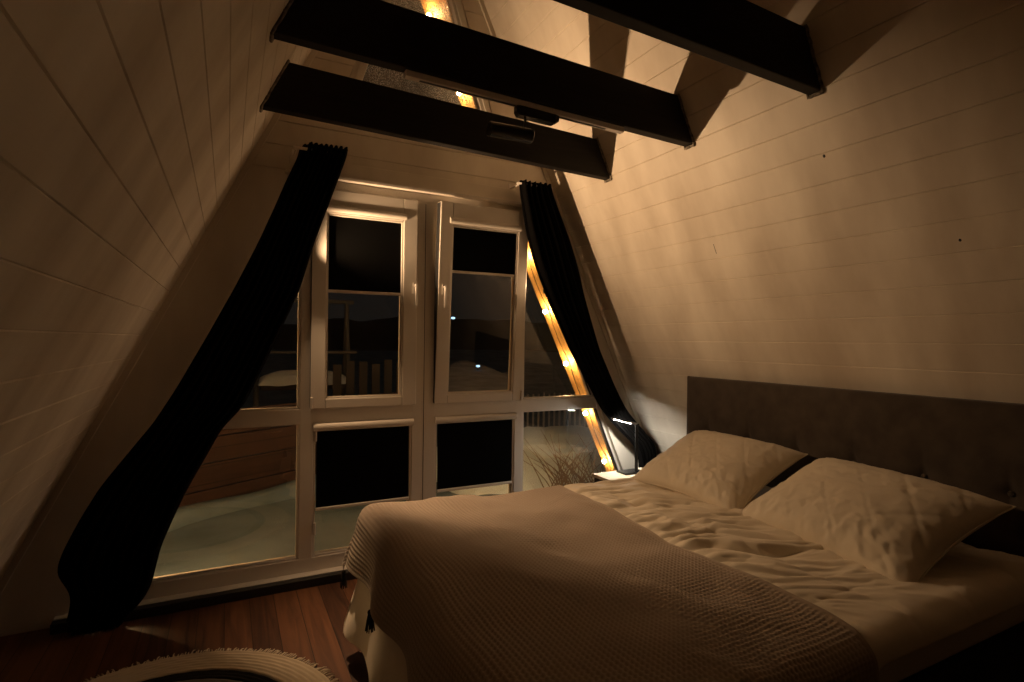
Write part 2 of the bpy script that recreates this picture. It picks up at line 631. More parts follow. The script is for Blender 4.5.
# ------------------------------------------------------------------ spotlight track
tr = thing('spotlight_track', 'pale spotlight track under the middle black beam with one black spotlight', 'spotlight', (1.13, 2.095, beam_z(1.13)))
MB().box(-.53, .53, -.016, .016, -.026, -.001).build('rail', M['track'], tr, bevel=.002)
MB().box(-.47, .43, -.006, .006, -.0275, -.0255).build('rail_slot', M['black'], tr)
ring = lambda x, w, z0_, z1_: [(x, -w, z0_), (x, w, z0_), (x, w, z1_), (x, -w, z1_)]
hp = MB()
hp.loft([ring(-.045, .014, -.055, -.027), ring(-.03, .021, -.068, -.027), ring(.145, .021, -.068, -.027), ring(.17, .014, -.052, -.027)])
hp.build('adapter', M['blackgloss'], tr, bevel=.003)
MB().tube([(.005, 0, -.06), (.005, 0, -.13)], .006, 8).build('stem', M['black'], tr)
MB().tube([(-.165, 0, -.150), (-.162, 0, -.150), (.035, 0, -.142), (.04, 0, -.142)], [.028, .031, .031, .026], 24).build('spotlight_head', M['blackgloss'], tr, bevel=.001)
tr.rotation_euler = (0, math.atan((Z0L - Z0R) / 1.975), 0)

# ------------------------------------------------------------------ big window
win = bpy.data.objects.new('window_1', None)
C.objects.link(win)
struct(win, 'big white plastic window filling the gable below the beams', 'window')
FY0, FY1 = YG, YG + .075
GYc = YG + .034                   # glass plane

XM = dict(lm0=.374, lm1=.452, cm0=1.042, cm1=1.200, rm0=1.776, rm1=1.842)
ZR = dict(b0=.05, b1=.132, t0=.910, t1=1.001)     # bottom rail, transom


def frame_prism(mb, poly, y0=FY0, y1=FY1):
    mb.prism(poly, y0, y1)


wf_ = MB()
# outer frame: bottom, top, diagonals, mullions, transom
frame_prism(wf_, [(xdl(ZR['b0']), ZR['b0']), (xdr(ZR['b0']), ZR['b0']), (xdr(ZR['b1']), ZR['b1']), (xdl(ZR['b1']), ZR['b1'])])
frame_prism(wf_, [(xdl(2.30), 2.285), (xdr(2.30), 2.285), (xdr(ZW1), ZW1), (xdl(ZW1), ZW1)])
dg = .055
wf_.prism([(xdl(ZW0), ZW0), (xdl(ZW0) + dg, ZW0), (xdl(ZW1) + dg, ZW1), (xdl(ZW1), ZW1)], FY0 + .001, FY1 - .001)
wf_.prism([(xdr(ZW0) - .022, ZW0), (xdr(ZW0), ZW0), (xdr(ZW1), ZW1), (xdr(ZW1) - .022, ZW1)], FY0 + .02, FY1 - .001)
for a, bb in (('lm0', 'lm1'), ('cm0', 'cm1'), ('rm0', 'rm1')):
    wf_.box(XM[a], XM[bb], FY0 + .0005, FY1 - .002, .06, 2.35)
frame_prism(wf_, [(xdl(ZR['t0']) + .01, ZR['t0']), (xdr(ZR['t0']) - .01, ZR['t0']), (xdr(ZR['t1']) - .01, ZR['t1']), (xdl(ZR['t1']) + .01, ZR['t1'])], FY0 + .0008, FY1 - .003)
wfo = wf_.build('window_frame', M['upvc'], win, bevel=.004)
# seams on centre mullion
MB().box(1.118, 1.121, FY0 - .0012, FY0 + .001, .14, 2.28).build('mullion_seam', M['seal'], win)
# dark seal along the right diagonal
MB().prism([(xdr(.1) - .03, .1), (xdr(.1) - .022, .1), (xdr(2.2) - .022, 2.2), (xdr(2.2) - .03, 2.2)], FY0 + .018, FY0 + .03).build('diagonal_seal', M['seal'], win)
# inner sill nose and header casing
MB().box(-.73, 2.9, YG - .055, YG + .01, .040, .052).build('sill', M['upvc'], win, bevel=.004)
struct(MB().box(.30, 1.90, YG - .032, YG - .004, ZW1 + .002, 2.452).build('trim_5', M['gable'], bevel=.004))
struct(MB().box(.28, 1.92, YG - .046, YG - .004, ZW1 - .014, ZW1 + .006).build('trim_6', M['upvc'], bevel=.003))


def pane_frame(x0, x1, z0, z1, w, y0, y1, mb):
    """rectangular ring"""
    mb.box(x0, x0 + w, y0, y1, z0, z1)
    mb.box(x1 - w, x1, y0, y1, z0, z1)
    mb.box(x0 + w, x1 - w, y0, y1, z0, z0 + w)
    mb.box(x0 + w, x1 - w, y0, y1, z1 - w, z1)


def glass_poly(name, poly, parent, mt=None, y=GYc):
    o = MB().prism(poly, y - .002, y + .002).build(name, mt or M['glass'], parent)
    return o


# left trapezoid panes
glass_poly('pane', [(xdl(ZR['b1']) + dg, ZR['b1']), (XM['lm0'], ZR['b1']), (XM['lm0'], ZR['t0']), (xdl(ZR['t0']) + dg, ZR['t0'])], win)
glass_poly('pane', [(xdl(ZR['t1']) + dg, ZR['t1']), (XM['lm0'], ZR['t1']), (XM['lm0'], 2.285), (xdl(2.285) + dg - .0, 2.285)], win)
# right panes
glass_poly('pane', [(XM['rm1'], ZR['b1']), (xdr(ZR['b1']) - .022, ZR['b1']), (xdr(ZR['t0']) - .022, ZR['t0']), (XM['rm1'], ZR['t0'])], win, M['glass_misty'])
glass_poly('pane', [(XM['rm1'], ZR['t1']), (xdr(ZR['t1']) - .022, ZR['t1']), (xdr(2.26) - .022, 2.26), (XM['rm1'], 2.26)], win, M['glass_misty'])
# lower centre panes
for (a, bb) in ((XM['lm1'], XM['cm0']), (XM['cm0'] + .158, XM['rm0'])):
    bd = MB()
    pane_frame(a, bb, ZR['b1'], .880, .013, YG + .006, YG + .055, bd)
    bd.box(a, bb, YG + .001, YG + .07, .880, ZR['t0'] + .004)
    bd.build('glazing_bead', M['upvc'], win, bevel=.003)
    glass_poly('pane', [(a + .01, ZR['b1'] + .01), (bb - .01, ZR['b1'] + .01), (bb - .01, ZR['t0'] - .01), (a + .01, ZR['t0'] - .01)], win)
# bead on left fixed panes (bright edges)
bd = MB()
bd.box(XM['lm0'] - .010, XM['lm0'], YG + .004, YG + .055, ZR['b1'], ZR['t0'])
bd.box(XM['lm0'] - .010, XM['lm0'], YG + .004, YG + .055, ZR['t1'], 2.285)
bd.box(xdl(ZR['b1']) + dg, XM['lm0'], YG + .004, YG + .055, ZR['b1'], ZR['b1'] + .010)
bd.box(xdl(ZR['t1']) + dg, XM['lm0'], YG + .004, YG + .055, ZR['t1'], ZR['t1'] + .010)
bd.build('glazing_bead', M['upvc'], win)
bd = MB()
bd.box(XM['rm1'], XM['rm1'] + .010, YG + .004, YG + .055, ZR['b1'], ZR['t0'])
bd.box(XM['rm1'], XM['rm1'] + .010, YG + .004, YG + .055, ZR['t1'], 2.2)
bd.box(XM['rm1'], xdr(ZR['t1']) - .03, YG + .004, YG + .055, ZR['t1'], ZR['t1'] + .010)
bd.build('glazing_bead', M['upvc'], win)


def handle(parent, x, z, y, flip=1):
    mb = MB()
    mb.box(x - .013, x + .013, y - .010, y, z - .035, z + .035)
    mb.tube([(x, y - .005, z + .015), (x, y - .034, z + .015)], .0085, 10)
    mb.tube([(x, y - .032, z + .024), (x, y - .036, z - .01), (x, y - .034, z - .115)], [.0095, .010, .008], 10)
    return mb.build('handle', M['upvc'], parent, bevel=.002)


def hinge(parent, x, z, y):
    return MB().tube([(x, y - .009, z - .035), (x, y - .009, z + .035)], .0085, 10).build('hinge_cover', M['upvc'], parent, bevel=.002)


def sash(x0, x1, z0, z1, gw0, gw1, gz0, gz1, hx, hz, hgx):
    """operable sash; local origin on its bottom edge so it can tilt"""
    root = bpy.data.objects.new('sash', None)
    C.objects.link(root)
    root.parent = win
    root.location = (0, YG, z0)
    y0, y1 = -.020, .050
    mb = MB()
    h = z1 - z0
    mb.box(x0, gw0, y0, y1, 0, h)
    mb.box(gw1, x1, y0, y1, 0, h)
    mb.box(gw0, gw1, y0, y1, 0, gz0 - z0)
    mb.box(gw0, gw1, y0, y1, gz1 - z0, h)
    mb.build('sash_frame', M['upvc'], root, bevel=.005)
    b2 = MB()
    pane_frame(gw0, gw1, gz0 - z0, gz1 - z0, .010, y0 + .008, y1 - .01, b2)
    b2.build('glazing_bead', M['upvc'], root, bevel=.002)
    gp = MB().box(gw0 + .006, gw1 - .006, .012, .016, gz0 - z0 + .006, gz1 - z0 - .006)
    gp.build('sash_pane', M['glass'], root)
    MB().box(x0 - .0015, x0 + .0005, y0 + .007, y1 - .002, .006, h - .006).build('side_strip', M['seal'], root)  # black strip covering the left side face of the sash
    handle(root, hx, hz - z0, y0)
    hinge(root, hgx, .035, y0 + .004)
    hinge(root, hgx, h - .06, y0 + .004)
    return root


s1 = sash(.430, 1.062, 1.0, 2.292, .514, .972, 1.058, 2.150, 1.046, 1.735, .436)
s2 = sash(1.186, 1.822, 1.0, 2.292, 1.270, 1.748, 1.058, 2.150, 1.222, 1.735, 1.816)
TILT = math.radians(3.6)
s2.rotation_euler = (TILT, 0, 0)
# dark rebate behind the tilted sash
MB().box(1.172, 1.190, YG + .052, YG + .07, 1.0, 2.29).build('rebate', M['seal'], win)
hinge(win, .462, .30, YG)
hinge(win, .462, .845, YG)


# ------------------------------------------------------------------ roller blinds
def blind(x0, x1, ztop, zbot, label, cas_h=.045, sashroot=None, y=YG - .0):
    root = thing('roller_blind', label, 'roller blind', ((x0 + x1) / 2, y, ztop), 'black roller blinds on the window')
    w = (x1 - x0) / 2
    yc = -.02 if sashroot is not None else 0
    cs = MB()
    r = .019
    prof = []
    for k in range(13):
        a = PI * k / 12
        prof.append((yc - .012 - math.sin(a) * r * .9, .006 + (1 - math.cos(a)) * cas_h / 2))
    rings = []
    for x in (-w - .020, -w - .018, w + .018, w + .020):
        rings.append([(x, yc, .006)] + [(x, p[0], p[1]) for p in prof] + [(x, yc, .006 + cas_h)])
    cs.loft(rings)
    cs.build('cassette', M['upvc'], root, bevel=.0015)
    fb = MB().box(-w + .004, w - .004, yc + .004, yc + .006, zbot - ztop, .02)
    fb.build('blind_fabric', M['blind'], root)
    bb = MB().box(-w + .001, w - .001, yc - .004, yc + .012, zbot - ztop - .018, zbot - ztop)
    bb.build('bottom_bar', M['upvc'], root, bevel=.004)
    return root


blind(.516, .970, 2.150, 1.703, 'black roller blind half lowered on the upper left opening sash')
b2_ = blind(1.272, 1.746, 2.150, 1.865, 'short black roller blind on the tilted upper right sash')
b2_.location = (1.509, YG - 1.15 * math.sin(TILT), 1.0 + 1.15 * math.cos(TILT))
b2_.rotation_euler = (TILT, 0, 0)
blind(.466, 1.030, .862, .418, 'black roller blind on the lower left fixed pane beside the bed foot')
blind(1.214, 1.764, .862, .440, 'black roller blind on the lower right fixed pane behind the bed')

# ------------------------------------------------------------------ upper window
uw = bpy.data.objects.new('window_2', None)
C.objects.link(uw)
struct(uw, 'tall tapering white window in the gable above the beams', 'window')
zt = UZ1
fr_ = MB()
gz0_ = UZ0 + .07
gh = lambda z: UHW(z) - .078
zg1 = 3.08 + .355 * 3.05 - .06
for s in (1, -1):
    fr_.prism([(CX0 + s * UHW(UZ0), UZ0), (CX0 + s * gh(UZ0), UZ0), (CX0 + s * gh(zg1), zg1), (CX0 + s * max(UHW(zt), .001), zt)], YG - .006, YG + .068)
fr_.box(CX0 - UHW(UZ0) + .01, CX0 + UHW(UZ0) - .01, YG - .005, YG + .066, UZ0, gz0_)
fr_.build('window_frame', M['upvc'], uw, bevel=.004)
bd = MB()
for s in (1, -1):
    bd.prism([(CX0 + s * (gh(UZ0) + .03), UZ0 + .05), (CX0 + s * (gh(UZ0) + .016), UZ0 + .05), (CX0 + s * (gh(zg1) + .016), zg1), (CX0 + s * (gh(zg1) + .03), zg1)], YG - .016, YG - .005)
bd.build('glazing_bead', M['upvc'], uw)
glass_poly('pane', [(CX0 - gh(UZ0) - .004, UZ0 + .02), (CX0 + gh(UZ0) + .004, UZ0 + .02), (CX0 + .004, zg1 + .03), (CX0 - .004, zg1 + .03)], uw, M['glass_dew'])


# ------------------------------------------------------------------ curtains
def curtain(name, label, rows, bottom_steps, seed, nv=120, nu=110, y0=3.240, hug=1, folds=9, amp=.020):
    """rows: (z, x_left, x_right); folded cloth hung from a rod and drawn aside"""
    rows = sorted(rows, reverse=True)
    zs = np.array([r[0] for r in rows])
    L = np.array([r[1] for r in rows])
    R = np.array([r[2] for r in rows])
    t = np.linspace(0, 1, nv)
    zz = zs[0] + (zs[-1] - zs[0]) * t
    xl_ = np.interp(-zz, -zs, L)
    xr_ = np.interp(-zz, -zs, R)
    ker = np.array([1, 2, 3, 2, 1.]); ker /= ker.sum()
    sm = lambda a: np.convolve(np.pad(a, 2, 'edge'), ker, 'valid')
    xl_, xr_ = sm(sm(xl_)), sm(sm(xr_))
    s = np.linspace(0, 1, nu)
    SS, ZZ = np.meshgrid(s, zz, indexing='ij')
    XL, XR = np.meshgrid(s, xl_, indexing='ij')[1], np.meshgrid(s, xr_, indexing='ij')[1]
    ph = vnoise(ZZ * 1.3, SS * 2, seed) * .9
    fold = np.sin(SS * folds * 2 * PI + ph) + .35 * np.sin(SS * folds * 4.3 * PI + 2 * ph + 1)
    width = XR - XL
    a = amp * (.75 + .6 * np.clip(width / .35, .4, 1.3))
    Y = y0 + fold * a + vnoise(ZZ * 3, SS * 4, seed + 5) * .010
    Y = np.minimum(Y + .085 * sstep(.22, 0, SS if hug > 0 else 1 - SS), 3.366)
    X = XL + SS * width
    Z = ZZ.copy()
    # wavy top hem
    Z += np.where(ZZ > zs[0] - .05, 1, 0) * np.abs(np.sin(SS * folds * 2 * PI)) * .010
    P = np.stack([X, Y, Z], -1)
    root = thing(name, label, 'curtain', (float((xl_[-1] + xr_[-1]) / 2), y0, 0), 'black curtains drawn aside from the window')
    o = grid_mesh('cloth', P, M['curtain'], root)
    shift(o)
    sd = o.modifiers.new('solid', 'SOLIDIFY')
    sd.thickness = .006
    return root


cl = curtain('curtain', 'long black curtain swept along the left slope down to the floor',
             [(2.49, .36, .60), (2.44, .345, .585), (2.14, .225, .485), (1.95, .15, .42), (1.68, .03, .346), (1.42, -.096, .235), (1.15, -.231, .12),
              (1.03, -.30, .063), (.95, -.345, -.022), (.85, -.415, -.07), (.64, -.565, -.18), (.52, -.63, -.23), (.36, -.70, -.293), (.262, -.72, -.31),
              (.25, -.70, -.315), (.17, -.65, -.33), (.10, -.66, -.37), (.04, -.67, -.43), (.012, -.68, -.47)], None, 3)
cr = curtain('curtain', 'black curtain hanging along the right slope behind the night stand',
             [(2.475, 1.72, 1.985), (2.40, 1.726, 2.02), (2.165, 1.775, 2.14), (1.9, 1.86, 2.235), (1.7, 1.946, 2.30), (1.35, 2.135, 2.415), (1.1, 2.30, 2.54), (.91, 2.423, 2.655), (.77, 2.561, 2.79),
              (.64, 2.715, 2.93), (.52, 2.765, 2.945), (.3, 2.76, 2.95), (.015, 2.74, 2.98)], None, 9, hug=-1, folds=7, amp=.018)


def rod(x0, x1, label, bx):
    root = thing('curtain_rod', label, 'curtain rod', ((x0 + x1) / 2, 3.245, 2.462), 'curtain rods')
    shift(MB().tube([(x0, 3.245, 2.462), (x1, 3.245, 2.462)], .008, 10).build('rod', M['track'], root, smooth=True))
    br = MB()
    br.box(bx - .010, bx + .010, GY0 - .006, GY0, 2.425, 2.49)
    br.tube([(bx, GY0, 2.455), (bx, 3.245, 2.452)], .006, 8)
    shift(br.build('bracket', M['track'], root))
    return root


rod(.31, .59, 'short curtain rod with bracket holding the left black curtain', .325)
rod(1.70, 1.97, 'short curtain rod holding the right black curtain', 1.712)

# ------------------------------------------------------------------ added unseen spotlights behind the curtains
def added_spot(x, z, heads, label):
    """added spotlights with small black bodies, out of sight, heads turned into the room"""
    root = thing('added_spotlight', label, 'spotlight', (x, 3.305, z), 'added spotlights behind the curtains')
    MB().box(-.012, .012, .060, .074, -.05, .05).build('clip', M['black'], root, bevel=.002)
    for i, (dr, watts, size, dz) in enumerate(heads):
        d = Vector(dr).normalized()
        p = Vector((0, 0, dz))
        MB().tube([(0, .062, dz), tuple(p - d * .012)], .004, 8).build('stem', M['black'], root)
        MB().tube([tuple(p - d * .022), tuple(p - d * .018), tuple(p)], [.008, .012, .013], 16).build('spotlight_head', M['black'], root)
        ld = bpy.data.lights.new('spotlight', 'SPOT')  # added light source, placed by the wall and floor shadows
        ld.energy = watts
        ld.color = ADDED_LAMP_COL
        ld.shadow_soft_size = .012
        ld.spot_size = math.radians(size)
        ld.spot_blend = 1.0
        lo = bpy.data.objects.new('spotlight', ld)
        C.objects.link(lo)
        lo.parent = root
        lo.location = p + d * .003
        lo.rotation_euler = d.to_track_quat('-Z', 'Y').to_euler()


added_spot(.335, 1.80, [((1.6, -.9, .80), ADDED_LAMP_LEFT[0], 108, .03), ((.42, -.75, -1.0), ADDED_LAMP_LEFT[1], 102, -.03)], 'added black spotlight with two heads, unseen behind the left curtain')
added_spot(2.0, 1.80, [((-1.6, -1.15, .1), ADDED_LAMP_RIGHT[0], 150, .0)], 'added black spotlight, unseen behind the right curtain')

# ------------------------------------------------------------------ bed
XF, XH, YN, YF, ZT = .56, 2.555, .86, 2.53, .60    # foot, head, near, far edge, duvet height
bed = thing('bed', 'double bed with grey-brown tufted headboard against the right slope', 'bed', ((XF + XH) / 2, (YN + YF) / 2, 0))
shift(MB().box(XF + .03, 2.60, YN + .01, YF - .01, .09, .43).build('bed_base', M['base'], bed, bevel=.02, seg=3))
mt_ = shift(MB().box(XF + .03, XH - .005, YN + .02, YF - .02, .43, .555).build('mattress', M['mattress'], bed, bevel=.045, seg=5))
mt_.data.polygons.foreach_set('use_smooth', [True] * len(mt_.data.polygons))
for x, y in ((XF + .12, YN + .10), (XF + .12, YF - .10), (2.48, YN + .10), (2.48, YF - .10)):
    shift(MB().tube([(x, y, 0), (x, y, .09)], [.022, .03], 12).build('leg', M['black'], bed))
# headboard: padded, with shallow tufts
HY0, HY1, HZ0, HZ1 = .78, 2.612, .06, 1.20
nu, nv = 220, 130
yy, zz = np.meshgrid(np.linspace(HY0, HY1, nu), np.linspace(HZ0, HZ1, nv), indexing='ij')
edge = np.minimum(np.minimum(yy - HY0, HY1 - yy), np.minimum(HZ1 - zz, zz - HZ0 + .05))
puff = .022 * np.sqrt(np.clip(1 - (1 - np.clip(edge / .05, 0, 1)) ** 2, 0, 1))
tuft = np.zeros_like(yy)
btn = []
for j, bz in enumerate((.86, 1.02)[:1]):
    for i in range(6):
        by = HY1 - .19 - i * .29
        btn.append((by, bz))
for by, bz in btn:
    d = np.hypot(yy - by, zz - bz)
    tuft += -.020 * np.exp(-(d / .035) ** 2) - .006 * np.exp(-((yy - by) / .010) ** 2) * np.exp(-((zz - bz) / .10) ** 2)
hx = 2.615 - puff - tuft * 1.0 + .003 * fbm(yy * 4, zz * 4, 21, 3)
front = np.stack([hx, yy, zz], -1)
hb = grid_mesh('headboard', front, M['head'], bed)
shift(hb)
sd = hb.modifiers.new('solid', 'SOLIDIFY'); sd.thickness = .045; sd.offset = 1
# make solidify grow towards the slope wall whichever way the normals face
hb.data.flip_normals()
sd.offset = -1
for by, bz in btn:
    MB().sphere((2.608, by, bz), .011, 2, (.5, 1, 1)).build('button', M['head'], hb, smooth=True)


def drape(u, v, xf, yn, yf, top, r=.07):
    """cloth coordinates (u along X, v along Y) laid over a box edge; returns X,Y,Z and outward dir"""
    ex = np.maximum(0, xf + r - u)
    ef = np.maximum(0, v - (yf - r))
    en = np.maximum(0, (yn + r) - v)
    ey = ef - en
    e = np.hypot(ex, ey) + 1e-9
    dx, dy = -ex / e, ey / e
    a = np.minimum(e / r, PI / 2)
    h = r * np.sin(a)
    drop = r * (1 - np.cos(a)) + np.maximum(0, e - r * PI / 2)
    bx = np.maximum(u, xf + r)
    by = np.clip(v, yn + r, yf - r)
    return bx + dx * h, by + dy * h, top - drop, dx, dy, e, drop


def lowf(x, y):
    return .012 * fbm(x * 1.6 + 3, y * 1.6, 31, 3)


# duvet
nu, nv = 520, 480
u = np.linspace(XH, XF - .46, nu)
v = np.linspace(YN - .045, YF + .33, nv)
U_, V_ = np.meshgrid(u, v, indexing='ij')
rx = U_ + .05 * vnoise(V_ * 5, U_ * 5, 55)
ry = V_ + .05 * vnoise(V_ * 5 + 9, U_ * 5, 56)
aa = math.radians(28)
w1 = rx * math.cos(aa) - ry * math.sin(aa)
w2 = rx * math.sin(aa) + ry * math.cos(aa)
crease = 1 - np.abs(fbm(w1 * 4.0, w2 * 15.0, 61, 2))
crease2 = 1 - np.abs(fbm(w1 * 7 + 4, w2 * 21.0, 71, 2))
wr_amp = .28 + 1.0 * np.exp(-((U_ - 1.72) / .32) ** 2) * sstep(.9, 1.5, V_)
wrk = (crease - .6) * .022 + (crease2 - .6) * .010
puffd = -.008 * (np.exp(-((((U_ - 1.3) / .30) % 1 - .5) / .05) ** 2) + np.exp(-((((V_ - .9) / .30) % 1 - .5) / .05) ** 2))
X, Y, Z, dx, dy, e, drop = drape(U_, V_, XF - .015, YN - .01, YF + .02, ZT + .02, .06)
ontop = 1 - sstep(0, .05, drop)
edge_x = 1.555 + .045 * (V_ - 1.7) / .8 + .010 * vnoise(V_ * 3, V_ * 0 + 1.5, 90)
under = sstep(-.035, .05, U_ - edge_x)             # smooth where the blanket presses it down
hgt = (wrk * wr_amp * under + puffd * .5 * under + .010 * under) * (1 - .8 * sstep(0, .1, drop)) + lowf(U_, V_) * ontop - .028 * (1 - under)
Z = Z + hgt
th = np.arctan2(dy, -dx)
rip = sstep(.22, .5, drop) * (.022 * np.sin(V_ * 19 + 2 * vnoise(V_ * 3, U_ * 2, 80)) * (1 - sstep(0, .05, np.abs(dy))) + .03 * np.sin(th * 7) * sstep(0.1, .4, np.abs(dy)) * sstep(0, .4, -dx) + .010 * np.sin(U_ * 16) * sstep(.5, 1, np.abs(dy)))
X = X + dx * rip + dx * .05 * sstep(.2, .5, drop)
Y = Y + dy * rip + dy * .03 * sstep(.1, .5, drop)
Z = np.maximum(Z, .02)
dv = grid_mesh('duvet', np.stack([X, Y, Z], -1), M['duvet'])
tag(dv, 'cream crumpled duvet spread over the bed under the brown blanket', 'duvet')
sd = dv.modifiers.new('solid', 'SOLIDIFY'); sd.thickness = .012; sd.offset = -1

# waffle blanket
cell = .017
sub = 4
u = np.arange(1.555, XF - .245, -cell / sub)
v = np.arange(YN - .30, YF + .15, cell / sub)
U_, V_ = np.meshgrid(u, v, indexing='ij')
# edge of the throw runs slightly askew
skew = .045 * (V_ - 1.7) / .8 * sstep(.9, 1.555, U_)
U2 = U_ + skew + .010 * vnoise(V_ * 3, V_ * 0 + 1.5, 90) * sstep(1.2, 1.58, U_)
X, Y, Z, dx, dy, e, drop = drape(U2, V_, XF - .04, YN - .03, YF + .045, ZT + .042, .075)
ontop = 1 - sstep(0, .06, drop)
bump_ = .016 * fbm(U_ * 2.4 + 5, V_ * 2.4, 101, 3) + .014 * np.clip(fbm((U_ + V_ * .5) * 6, (V_ - U_) * 1.5, 111, 2), 0, 1)
waffle = np.maximum(np.abs(np.sin(PI * U_ / cell)), 0) ** .8 * np.abs(np.sin(PI * V_ / cell)) ** .8
hem = np.minimum(np.minimum(1.555 - U_, U_ - (XF - .245)), np.minimum(V_ - (YN - .30), (YF + .15) - V_))
wf = -.007 * waffle * sstep(.012, .02, hem)
Z = Z + lowf(U2, V_) * ontop + bump_ * (1 - .7 * sstep(0, .1, drop)) + wf * (1 - sstep(.02, .06, drop))
out = wf * sstep(.02, .06, drop) + .03 * sstep(.05, .25, drop) + sstep(.04, .25, drop) * (.020 * np.sin(V_ * 13 + 1) * (np.abs(dy) < .05) + .022 * np.sin(np.arctan2(dy, -dx) * 6) * (np.abs(dy) > .05)) + .05 * sstep(.05, .3, drop) * sstep(.2, .7, np.abs(dy)) * sstep(.1, .5, -dx)
X, Y = X + dx * out, Y + dy * out
bl = thing('waffle_blanket', 'brown waffle-weave blanket spread over the foot half of the bed', 'blanket', (1.0, 1.7, ZT))
blo = shift(grid_mesh('cloth', np.stack([X, Y, Z], -1), M['blanket'], bl))


def tassel(p):
    mb = MB()
    rnd = random.Random(int(p[0] * 1000 + p[1] * 777))
    mb.sphere((p[0], p[1], p[2] - .008), .010, 2)
    for k in range(16):
        a = 2 * PI * k / 16
        q = [(p[0] + math.cos(a) * .005, p[1] + math.sin(a) * .005, p[2] - .012),
             (p[0] + math.cos(a) * .011, p[1] + math.sin(a) * .011, p[2] - .04),
             (p[0] + math.cos(a) * .014 + rnd.uniform(-.004, .004), p[1] + math.sin(a) * .014 + rnd.uniform(-.004, .004), p[2] - .078)]
        mb.tube(q, [.003, .0028, .002], 5)
    return mb.build('tassel', M['tassel'], blo, smooth=True)


nu_, nv_ = X.shape
for iu, iv in ((nu_ - 1, nv_ - 1), (nu_ - 1, int(nv_ * .70)), (nu_ - 1, int(nv_ * .42))):
    tassel((float(X[iu, iv]), float(Y[iu, iv]), float(Z[iu, iv])))


# ------------------------------------------------------------------ pillows
def pillow(label, c, a, b, T, yaw, pitch, seed, rollv=0):
    n = 110
    s = np.linspace(-1, 1, n)
    U, V = np.meshgrid(s, s, indexing='ij')
    px = a * U * (1 - .10 * (1 - V ** 2))
    py = b * V * (1 - .12 * (1 - U ** 2))
    th_ = T * (np.clip(1 - np.abs(U) ** 2.6, 0, 1) * np.clip(1 - np.abs(V) ** 2.6, 0, 1)) ** .52
    rim = np.exp(-((1 - np.maximum(np.abs(U), np.abs(V))) / .16))
    # creases fan in from the seam and the corners
    wr_ = (.002 + .008 * sstep(-.1, -.8, V)) * (1 - np.abs(fbm(U * 6 + V * 2, V * 3.2 - U * 2, seed, 3))) \
        + .0025 * fbm(U * 9, V * 9, seed + 5, 3)
    q = .0022 * (np.exp(-(((U * 1.6 + V) / .8 % 1 - .5) / .05) ** 2) + np.exp(-(((U * 1.6 - V) / .8 % 1 - .5) / .05) ** 2))
    mask = np.clip(th_ / (T * .35), 0, 1)
    ztop = th_ * 1.05 + (wr_ - q) * mask
    zbot = -th_ * .75
    zb = -.0 * U
    droop = -.02 * (np.abs(U) ** 3) * 1.0
    top = np.stack([px, py, ztop + droop], -1)
    bot = np.stack([px, py, zbot + droop], -1)
    root = thing('pillow', label, 'pillow', c, 'cream pillows on the bed')
    me_idx = []
    Ptop, Pbot = top, bot
    # one closed mesh: top grid + bottom grid sharing the seam
    verts = np.concatenate([Ptop.reshape(-1, 3), Pbot.reshape(-1, 3)])
    idx = np.arange(n * n).reshape(n, n)
    qt = np.stack([idx[:-1, :-1], idx[1:, :-1], idx[1:, 1:], idx[:-1, 1:]], -1).reshape(-1, 4)
    qb = qt[:, ::-1] + n * n
    bm = bmesh.new()
    vs = [bm.verts.new(p) for p in verts]
    for f in np.concatenate([qt, qb]):
        bm.faces.new([vs[i] for i in f])
    bmesh.ops.remove_doubles(bm, verts=bm.verts, dist=.0006)
    me = bpy.data.meshes.new('pillow_case')
    bm.to_mesh(me)
    bm.free()
    me.polygons.foreach_set('use_smooth', [True] * len(me.polygons))
    o = link_mesh('pillow_case', me, M['pillow'], root)
    # piping on the seam
    pts = []
    for k in range(n): pts.append(top[k, 0])
    for k in range(1, n): pts.append(top[n - 1, k])
    for k in range(n - 2, -1, -1): pts.append(top[k, n - 1])
    for k in range(n - 2, -1, -1): pts.append(top[0, k])
    MB().tube([tuple(p) for p in pts[::2]], .0028, 6).build('seam', M['pillow'], root, smooth=True)
    root.rotation_euler = (pitch, rollv, yaw)
    return root


# local u runs along world -Y, local v towards the headboard
pillow('cream pillow nearest the window, leaning on the headboard', (2.285, 2.115, .760), .37, .285, .105, -PI / 2, math.radians(26), 201)
pillow('cream pillow farther from the window, at the near end of the headboard', (2.235, 1.335, .748), .405, .285, .112, -PI / 2 - math.radians(9), math.radians(26), 307)

# ------------------------------------------------------------------ night stand and lamp
ns = thing('night_stand', 'pale wooden night stand between the bed and the right curtain', 'night stand', (2.48, 2.98, 0))
shift(MB().box(2.235, 2.72, 2.66, 3.11, .485, .505).build('top', M['wood_top'], ns, bevel=.002))
cs = MB()
cs.box(2.25, 2.268, 2.67, 3.10, .06, .485)
cs.box(2.69, 2.708, 2.67, 3.10, .06, .485)
cs.box(2.268, 2.69, 2.67, 2.685, .06, .485)
cs.box(2.268, 2.69, 3.085, 3.10, .06, .30)
cs.box(2.268, 2.69, 2.67, 3.10, .06, .078)
cs.box(2.268, 2.69, 2.685, 3.085, .30, .315)
shift(cs.build('carcass', M['dark_wood'], ns, bevel=.002))
for x, y in ((2.28, 2.70), (2.68, 2.70), (2.28, 3.07), (2.68, 3.07)):
    shift(MB().tube([(x, y, 0), (x, y, .06)], [.012, .016], 10).build('leg', M['dark_wood'], ns))

